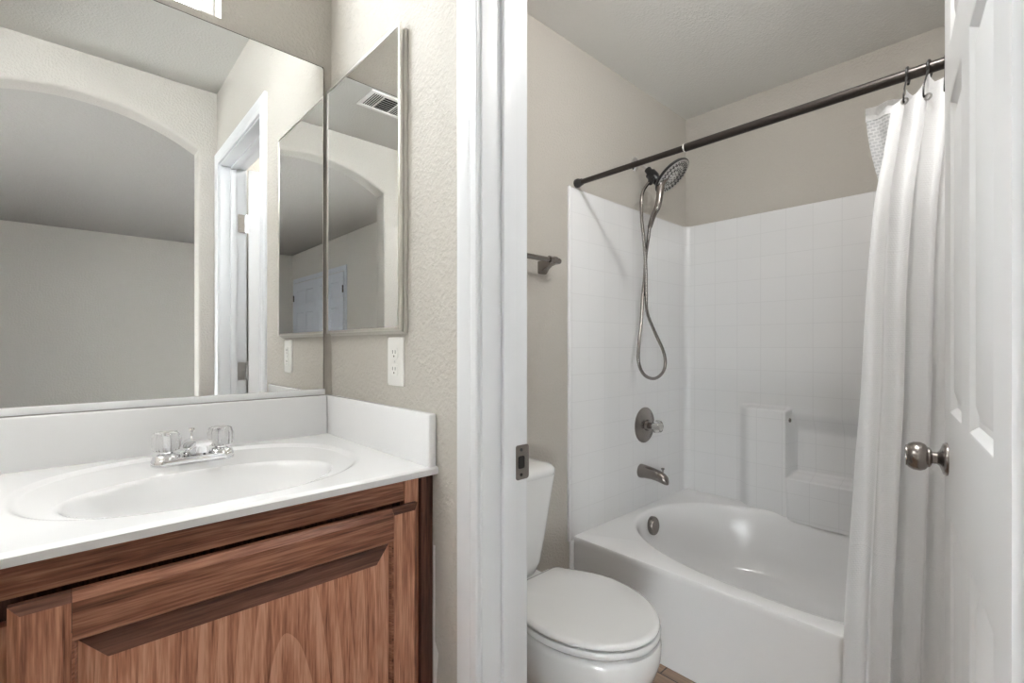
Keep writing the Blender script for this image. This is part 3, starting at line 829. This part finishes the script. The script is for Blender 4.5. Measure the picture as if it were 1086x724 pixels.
yy = [1.2, 1.12] + [1.10 - .005 * k for k in range(int((1.10 - .76) / .005) + 1)] + [.70 - .08 * k for k in range(11)]
sv += [l1 + qa + (yb0 - y) for y in yy] + [l1 + qa + l2 + qa * k / 8 for k in range(9)] + [tot - .5, tot - .25, tot]
sv = sorted(set(round(v, 5) for v in sv))
zv = [RZ - .03] + [-.84, -.78, -.72] + [-.69 + .004 * k for k in range(16)] + [-.60, -.5, ] + [-.46 + .006 * k for k in range(17)] + [-.36 + .004 * k for k in range(16)] + [-.28, -.1, .1, .4, .7, .709, .714]
zv = sorted(set(round(v, 5) for v in zv))
bm = nb(); G = []; UVs = {}
for s in sv:
    (x, y), (nx, ny) = path(s); row = []
    onback = l1 + qa <= s <= l1 + qa + l2
    for z in zv:
        d = relief(y, z) if onback else 0
        if s == 0: d = -.006
        if z == .714: d -= .006
        if z == .709: d -= .0015
        v = bm.verts.new((x + nx * d, y + ny * d, z)); row.append(v)
        UVs[(round(v.co.x, 5), round(v.co.y, 5), round(v.co.z, 5))] = (s - (1.654 - SX), z + .130)
    G.append(row)
for i in range(len(sv) - 1):
    for j in range(len(zv) - 1): bm.faces.new((G[i][j], G[i][j + 1], G[i + 1][j + 1], G[i + 1][j]))
bm.verts.index_update()
sd = thing('shower_surround', 'white moulded shower surround with tile pattern and soap shelf around the bathtub', 'shower surround', (2.2, SY, RZ))
uvl = {}
obj('surround_shell', bm, M['tile'], sd, smooth=60, flip=False, uvf=lambda co, i: UVs.get((round(co.x, 5), round(co.y, 5), round(co.z, 5)), (0, 0)))
# front flange running down beside the tub apron
bm = nb(); box(bm, 1.627, 1.640, SY - .004, YB - .0005, -.87, .714, .002); box(bm, 1.640, 1.664, SY - .002, YB - .0005, FL, RZ - .02, .002)
obj('edge_flange', bm, M['acrylic'], sd, smooth=30)
bm = nb(); lathe(bm, [(.011, 0), (.010, .006), (.004, .008)], (SXB - .046, .800, -.375), (0, -1, .0), 16); obj('bar_socket', bm, M['nickel'], sd, smooth=40)

# ---------------------------------------------------------------- valve, spout, towel bar
vv = thing('shower_valve', 'round brushed nickel shower valve with an acrylic knob on the tiled wall', 'shower valve', (2.251, SY, -.51))
bm = nb(); lathe(bm, [(.094, 0), (.094, .004), (.088, .009), (.070, .011), (.066, .014), (.030, .018), (.026, .030), (.022, .032)], (2.251, SY, -.420), (0, -1, 0), 48); obj('escutcheon', bm, M['nickel'], vv, smooth=35)
bm = nb(); lathe(bm, [(.016, .030), (.016, .052), (.020, .056)], (2.251, SY, -.420), (0, -1, 0), 24); obj('valve_stem', bm, M['nickel'], vv, smooth=40)
bm = nb(); lathe(bm, [(.020, .054), (.031, .060), (.033, .072), (.031, .090), (.024, .098), (.020, .099)], (2.251, SY, -.420), (0, -1, 0), 60, lobes=6, lobe_amp=.09); k_ = obj('valve_knob', bm, M['clear'], vv, smooth=50); k_['label'] = 'clear faceted acrylic knob'
bm = nb(); lathe(bm, [(.012, .056), (.014, .085), (.019, .0985), (.017, .101), (.001, .1015)], (2.251, SY, -.420), (0, -1, 0), 30); obj('knob_core', bm, M['satin'], k_, smooth=40)

sp = thing('tub_spout', 'brushed nickel bathtub spout with a diverter pull below the shower valve', 'tub spout', (2.215, SY, -.69))
bm = nb(); rg = []
for y, rx, z0, z1 in ((SY, .036, -.694, -.622), (SY - .012, .036, -.694, -.622), (SY - .03, .034, -.691, -.624), (SY - .07, .031, -.690, -.630), (SY - .11, .028, -.695, -.638), (SY - .135, .025, -.702, -.648), (SY - .150, .020, -.704, -.660), (SY - .156, .012, -.702, -.675)):
    c, h_ = (z0 + z1) / 2, (z1 - z0) / 2; rg.append([(2.215 + rx * math.cos(t), y, c + h_ * math.sin(t)) for t in [2 * PI * k / 28 for k in range(28)]])
loft(bm, rg); obj('spout_body', bm, M['nickel'], sp, smooth=50)
bm = nb(); tube(bm, [(2.215, SY - .128, -.655), (2.215, SY - .128, -.625)], .004); lathe(bm, [(.004, 0), (.0085, .003), (.0085, .008), (.004, .010)], (2.215, SY - .128, -.630), (0, 0, 1), 16); obj('diverter_pull', bm, M['nickel'], sp, smooth=40)

tbx = thing('towel_bar', 'brushed nickel towel bar on the wall over the toilet tank', 'towel bar', (1.2, YB, .31))
bm = nb(); poly(bm, rrect(1.31 - .065, .338, .0105, .0085, .003), 0, 1, 'x') if False else None
bm = nb(); tube(bm, [(.93, 1.31, .352), (1.485, 1.31, .352)], .0105, 14); obj('bar', bm, M['nickel'], tbx, smooth=40)
for px in (.95, 1.462):
    bm = nb()
    rg = []
    for y, h_, w_ , zc_ in ((YB - .0005, .027, .024, .330), (YB - .010, .026, .023, .330), (YB - .030, .018, .016, .338), (YB - .050, .015, .014, .346), (1.300, .015, .014, .352), (1.294, .011, .010, .352)):
        rg.append([(x, y, z) for x, z in rrect(px, zc_, w_, h_, .006, 4)])
    loft(bm, rg)
    if px > 1.2: lathe(bm, [(.016, -.03), (.015, .02), (.012, .033), (.002, .034)], (px, 1.31, .352), (1, 0, 0), 18)
    obj('bar_post', bm, M['nickel'], tbx, smooth=40)

# ---------------------------------------------------------------- curtain rod
RX = 1.690; RZc = .742
rod = thing('shower_rod', 'dark bronze tension rod across the bathtub opening', 'shower rod', (RX, .6, RZc))
bm = nb(); tube(bm, [(RX, -.184, RZc + .006), (RX, .858, RZc)], .0150, 24); obj('outer_tube', bm, M['bronze'], rod, smooth=40)
bm = nb(); tube(bm, [(RX, .855, RZc), (RX, SY - .02, RZc - .004)], .0118, 24); obj('inner_tube', bm, M['bronze'], rod, smooth=40)
bm = nb(); tube(bm, [(RX, .857, RZc), (RX, .8615, RZc)], .0156, 24); c_ = obj('tube_collar', bm, M['plastic'], rod, smooth=40); c_['label'] = 'pale plastic collar'
bm = nb(); lathe(bm, [(.019, 0), (.020, .004), (.020, .016), (.016, .022), (.015, .034), (.0125, .036)], (RX, YB - .0005 , RZc - .004), (0, -1, 0), 28); obj('end_cap', bm, M['black'], rod, smooth=40)
bm = nb(); lathe(bm, [(.022, 0), (.022, .016), (.016, .028)], (RX, -.1895, RZc + .006), (0, 1, 0), 28); obj('end_cap', bm, M['black'], rod, smooth=40)

# ---------------------------------------------------------------- shower head
sh = thing('handheld_shower', 'round handheld shower head in a black bracket with a looping metal hose', 'shower head', (2.17, YB, .83))
bm = nb(); lathe(bm, [(.036, 0), (.035, .004), (.020, .012), (.012, .014)], (2.17, YB - .0005, .950), (0, -1, -.15), 28); obj('wall_flange', bm, M['chrome'], sh, smooth=40)
bm = nb(); tube(bm, spline([(2.17, YB - .006, .950), (2.17, 1.345, .938), (2.17, 1.315, .915), (2.17, 1.295, .890)]), .0095, 14); obj('shower_arm', bm, M['chrome'], sh, smooth=40)
bm = nb(); tube(bm, [(2.170, 1.303, .903), (2.171, 1.288, .880), (2.171, 1.287, .878), (2.172, 1.266, .852), (2.172, 1.264, .850), (2.173, 1.245, .822)], [.018, .018, .028, .028, .024, .020], 20)
tube(bm, [(2.168, 1.285, .868), (2.150, 1.270, .838), (2.128, 1.265, .815)], [.020, .017, .013], 14)
obj('bracket', bm, M['black'], sh, smooth=40)
hc = Vector((2.178, 1.172, .836)); hn = Vector((.133, -.650, -.746)).normalized()
bm = nb(); lathe(bm, [(.028, -.044), (.040, -.036), (.072, -.022), (.095, -.012), (.100, -.005), (.100, .000), (.096, .003)], hc, hn, 56); obj('head_shell', bm, M['black'], sh, smooth=40)
bm = nb(); lathe(bm, [(.0965, .0025), (.094, .0045), (.001, .005)], hc, hn, 56); face = obj('spray_face', bm, M['satin'], sh, smooth=40)
ea, eb = frame_of(hn)
bm = nb()
for rr, cnt, sz, hh in ((.083, 30, .0042, .0062), (.066, 22, .0055, .0058), (.050, 16, .0036, .0062), (.034, 12, .0050, .0058), (.018, 7, .0035, .0062)):
    for k in range(cnt):
        t = 2 * PI * k / cnt + rr * 20; c = hc + (ea * math.cos(t) + eb * math.sin(t)) * rr
        lathe(bm, [(sz, .0045), (sz * .8, hh)], c, hn, 7)
obj('nozzles', bm, M['black'], face)
for r_, w_ in ((.0745, .0018), (.042, .0016)):
    bm = nb(); lathe(bm, [(r_ - w_, .005), (r_ - w_, .0062), (r_ + w_, .0062), (r_ + w_, .005)], hc, hn, 48, caps=False); obj('face_ring', bm, M['black'], face)
hp0 = hc - hn * .026 + Vector((-.055, .012, -.065)) * .9
handle = spline([tuple(hc - hn * .022), tuple(hp0), (2.103, 1.205, .690), (2.108, 1.235, .640), (2.120, 1.262, .592)], 6)
bm = nb(); n_ = len(handle); tube(bm, handle, [.020 - .0085 * (i / (n_ - 1)) for i in range(n_)], 18); obj('handle', bm, M['nickel'], sh, smooth=50)
hose = [(2.133, 1.268, .826), (2.100, 1.285, .775), (2.086, 1.287, .720), (2.093, 1.29, .63), (2.113, 1.29, .52), (2.130, 1.29, .40), (2.150, 1.30, .27), (2.178, 1.31, .17), (2.262, 1.31, .06), (2.315, 1.30, -.02), (2.322, 1.29, -.085), (2.285, 1.285, -.14), (2.19, 1.28, -.166), (2.095, 1.28, -.140), (2.055, 1.285, -.075), (2.068, 1.29, .02), (2.105, 1.30, .13), (2.142, 1.315, .25), (2.160, 1.315, .36), (2.147, 1.30, .46), (2.128, 1.275, .54), (2.122, 1.264, .592)]
bm = nb(); hs = spline(hose, 10); tube(bm, hs, [.0078 + (.0006 if i % 2 else 0) for i in range(len(hs))], 12); obj('hose', bm, M['nickel'], sh, smooth=60)

# ---------------------------------------------------------------- curtain, liner, rings
def edge_y(z):
    T = [(-1.2, .340), (-.944, .334), (-.62, .323), (-.30, .312), (-.139, .301), (.15, .285), (.40, .268), (.55, .255), (.69, .243)]
    for (a, ya), (b, yb_) in zip(T, T[1:]):
        if z <= b: return ya + (yb_ - ya) * max(0, (z - a) / (b - a))
    return T[-1][1]
CX = 1.612; YE = -.165
NF = 9.0
random.seed(11)
def curtain_pt(t, z):
    zt = (z + 1.2) / 1.9
    e = edge_y(z)
    y = e + (YE - e) * (t ** 1.0)
    ph = 2 * PI * NF * t
    top_ = ss(.1, .7, z)
    a = .010 + .012 * top_ + .006 * math.sin(3.1 * z + 9 * t)
    x = CX + a * math.sin(ph + .5 * math.sin(2.2 * z)) * (0.55 + .45 * top_) + (1 - top_) * .016 * math.sin(ph * .5 + .8 + 1.3 * z) + .006 * math.sin(1.7 * ph + 4 * z)
    y += .007 * math.cos(ph + .5 * math.sin(2.2 * z)) + .004 * math.sin(6 * z) * (1 - t)
    # falls a little away from the rod and swings out past the tub rim
    x -= .018 * (1 - ss(-.9, .5, z))
    x += .058 * ss(.35, .70, z)
    return x, y
hooks_t = [(.5 + k) / NF - .06 / NF * 0 for k in range(9)]
cur = thing('shower_curtain', 'white waffle weave shower curtain bunched beside the open door', 'shower curtain', (CX, .1, -1.19))
bm = nb(); nt, nz = 260, 90; G = []; UV = []
for i in range(nt + 1):
    t = i / nt; row = []
    ztop = .690 + .028 * ss(.07, .16, t) - .020 * (1 - abs(math.sin(PI * NF * t)))
    for j in range(nz + 1):
        z = -1.19 + (ztop + 1.19) * j / nz
        x, y = curtain_pt(t, z); row.append(bm.verts.new((x, y, z))); UV.append((t * 1.3, z))
    G.append(row)
for i in range(nt):
    for j in range(nz): bm.faces.new((G[i][j], G[i + 1][j], G[i + 1][j + 1], G[i][j + 1]))
c_ = obj('curtain_cloth', bm, M['curtain'], cur, smooth=180, flip=False, uvf=lambda co, i: UV[i])
# rings: the nearest ones that can be seen at the free edge
ring_y = [.213, .168, .135, .095, .050]
ring_labels = ['black curtain ring on the rod, the one at the free edge of the curtain',
               'black curtain ring on the rod, second from the free edge of the curtain',
               'black curtain ring on the rod, third from the free edge and touching the door edge',
               'black curtain ring on the rod, first one hidden behind the door edge',
               'black curtain ring on the rod, second one hidden behind the door edge']
for k, ry in enumerate(ring_y):
    e = edge_y(.66); t = (ry - e) / (YE - e); gx, gy = curtain_pt(t, .655)
    gz = .655
    if k == 0:
        bm = nb()
        rz = RZc + .002
        pts = []
        for q in range(15):
            a = math.radians(-60 + 270 * q / 14)
            pts.append((RX + .0205 * math.cos(a), ry, rz + .0205 * math.sin(a)))
        pts = [(RX + .004, ry, rz - .024)] + pts + [(RX - .022, ry, rz - .018), (gx - .004, gy + .001, gz + .03), (gx - .008, gy + .002, gz + .003), (gx - .002, gy + .002, gz - .004), (gx + .006, gy + .002, gz + .002)]
        sp3 = spline(pts, 3); tube(bm, sp3, [.0034 if p.z > rz - .022 and p.x > RX - .0215 - .002 else .0021 for p in sp3], 8)
        rp = obj('curtain_ring', bm, M['black'], None, smooth=60); rp.location = (RX, ry, rz - .1 + H); rp.data.transform(Matrix.Translation(Vector((0, 0, 0))))
        # re-centre on the rod
        org = ORG[rp.name]; rp.data.transform(Matrix.Translation(org - Vector((RX, ry, rz)))); rp.location = (RX, ry, rz + H); ring0 = rp
        o = rp
    else:
        o = ring0.copy(); COL.objects.link(o); o.location = (RX, ry, RZc + .002 + H); o.rotation_euler = (0, 0, (-.08, .05, -.06, .04)[k - 1])
    tag(o, ring_labels[k], 'curtain ring', 'rings holding the shower curtain')
    bm = nb(); lathe(bm, [(.0055, -.001), (.0095, -.0015), (.0095, .0015), (.0055, .001)], (gx - .002, gy, gz), (-1, .5, 0), 18, caps=False); obj('grommet', bm, M['satin'], cur, smooth=60)

ln = thing('shower_liner', 'grey checked shower liner edge showing behind the white curtain', 'shower liner', (1.74, .1, -.7))
bm = nb(); G = []; UV2 = []
for i in range(121):
    t = i / 120; row = []
    for j in range(61):
        z = -.70 + (.700 + .70) * j / 60
        e = .316 - .10 * ss(.70, .10, z) - .02 * ss(.1, -.7, z)
        y = e + (-.165 - e) * t
        x = 1.742 + .012 * math.sin(2 * PI * 6 * t + .4) * ss(0, .12, t) + .006 * math.sin(5 * z + 6 * t)
        row.append(bm.verts.new((x, y, z))); UV2.append((t * .55, z))
    G.append(row)
for i in range(120):
    for j in range(60): bm.faces.new((G[i][j], G[i + 1][j], G[i + 1][j + 1], G[i][j + 1]))
obj('liner_cloth', bm, M['liner'], ln, smooth=180, flip=False, uvf=lambda co, i: UV2[i])
bm = nb()
rg = []
for i in range(121):
    t = i / 120; e = .3165 - .10 * ss(.70, .10, .68); y = e + (-.165 - e) * t
    x = 1.742 + .012 * math.sin(2 * PI * 6 * t + .4) * ss(0, .12, t)
    rg.append([(x - .0015 + .006 * math.sin(5 * .665 + 6 * t), y + .001, .668), (x + .0015 + .006 * math.sin(5 * .665 + 6 * t), y + .001, .668), (x + .0015 + .006 * math.sin(5 * .70 + 6 * t), y + .001, .706), (x - .0015 + .006 * math.sin(5 * .70 + 6 * t), y + .001, .706)])
loft(bm, rg); obj('header_band', bm, M['curtain'], ln, smooth=40)

# ---------------------------------------------------------------- toilet
TX = 1.176
to = thing('toilet', 'white toilet with closed lid between the door and the bathtub', 'toilet', (TX, .95, FL))
def egg(a, yf, yw, yk, wk, n=40, r=.03):
    """outline: round front at yf, widest a at yw, squared back at yk with half width wk"""
    pts = []
    for k in range(n + 1):
        t = -PI / 2 + PI / 2 * k / n * 1.0
        pts.append((a * math.cos(t), yw + (yw - yf) * math.sin(t)))
    m_ = 14
    for k in range(1, m_ + 1):
        u = k / m_; y = yw + (yk - r - yw) * u; pts.append((wk + (a - wk) * math.cos(u * PI / 2) ** 1.0 if u < 1 else wk, y))
    for k in range(1, 7):
        t = PI / 2 * k / 6; pts.append((wk - r + r * math.cos(t), yk - r + r * math.sin(t)))
    left = [(-x, y) for x, y in reversed(pts)]
    full = pts + left
    out_ = []
    for q in full:
        if not out_ or (abs(out_[-1][0] - q[0]) + abs(out_[-1][1] - q[1])) > 1e-5: out_.append(q)
    if abs(out_[0][0] - out_[-1][0]) + abs(out_[0][1] - out_[-1][1]) < 1e-5: out_.pop()
    return [(TX + x, y) for x, y in out_]
def scaled(pts, s, c=None):
    c = c or (TX, .93); return [(c[0] + (x - c[0]) * s, c[1] + (y - c[1]) * s) for x, y in pts]
lid = egg(.200, .693, .945, 1.160, .135)
bm = nb()
loft(bm, [[(x, y, z) for x, y in scaled(lid, s)] for s, z in ((.985, -.8145), (1.0, -.811), (1.0, -.806), (.985, -.8005), (.93, -.797), (.6, -.793), (.2, -.791))])
obj('toilet_lid', bm, M['porcelain'], to, smooth=50)
seat = egg(.203, .690, .945, 1.150, .135)
bm = nb(); loft(bm, [[(x, y, z) for x, y in scaled(seat, s)] for s, z in ((.975, -.8395), (1.0, -.834), (1.0, -.823), (.985, -.8185), (.8, -.818))])
obj('toilet_seat', bm, M['porcelain'], to, smooth=50)
bm = nb(); rg = []
for a, yf, yw, yk, wk, z in ((.190, .705, .945, 1.17, .13, -.8425), (.200, .692, .945, 1.18, .135, -.848), (.204, .688, .945, 1.19, .138, -.862), (.203, .690, .945, 1.20, .138, -.90), (.195, .703, .95, 1.21, .136, -.945), (.175, .740, .96, 1.22, .130, -.99), (.145, .800, .98, 1.23, .120, -1.04), (.118, .855, 1.0, 1.24, .110, -1.10), (.110, .875, 1.01, 1.25, .108, -1.16), (.120, .865, 1.01, 1.26, .118, -1.205), (.124, .860, 1.01, 1.26, .122, FL)):
    rg.append([(x, y, z) for x, y in egg(a, yf, yw, yk, wk)])
n0 = min(len(r) for r in rg)
loft(bm, rg); obj('toilet_bowl', bm, M['porcelain'], to, smooth=50)
bm = nb(); box(bm, TX - .13, TX + .13, 1.12, 1.33, -.90, -.845, .012, 3); obj('tank_deck', bm, M['porcelain'], to, smooth=40)
bm = nb(); rg = []
for z, hx, y0, y1, r in ((-.845, .085, 1.235, 1.33, .03), (-.835, .110, 1.222, 1.345, .04), (-.80, .128, 1.212, 1.352, .045), (-.70, .145, 1.203, 1.358, .045), (-.55, .166, 1.190, 1.364, .045), (-.478, .176, 1.182, 1.366, .045)):
    rg.append([(x, y, z) for x, y in rrect(TX, (y0 + y1) / 2, hx, (y1 - y0) / 2, r, 6)])
loft(bm, rg); tank = obj('toilet_tank', bm, M['porcelain'], to, smooth=50)
bm = nb(); rg = []
for z, g in ((-.480, -.006), (-.477, .003), (-.466, .007), (-.455, .004), (-.446, -.006), (-.440, -.022), (-.4365, -.045), (-.435, -.075)):
    rg.append([(x, y, z) for x, y in rrect(TX, 1.274, .178 + g, .092 + g, max(.016, .062 + g), 8)])
loft(bm, rg); obj('tank_lid', bm, M['porcelain'], to, smooth=50)
for hx in (-.075, .075):
    bm = nb(); lathe(bm, [(.014, 0), (.014, .03)], (TX + hx - .015, 1.155, -.815), (1, 0, 0), 16); obj('lid_hinge', bm, M['plastic'], to, smooth=40)
bm = nb(); tube(bm, [(TX - .12, 1.186, -.53), (TX - .12, 1.168, -.53)], .012, 16); tube(bm, [(TX - .12, 1.170, -.53), (TX - .07, 1.166, -.535)], [.007, .006], 12); obj('flush_lever', bm, M['chrome'], to, smooth=40)
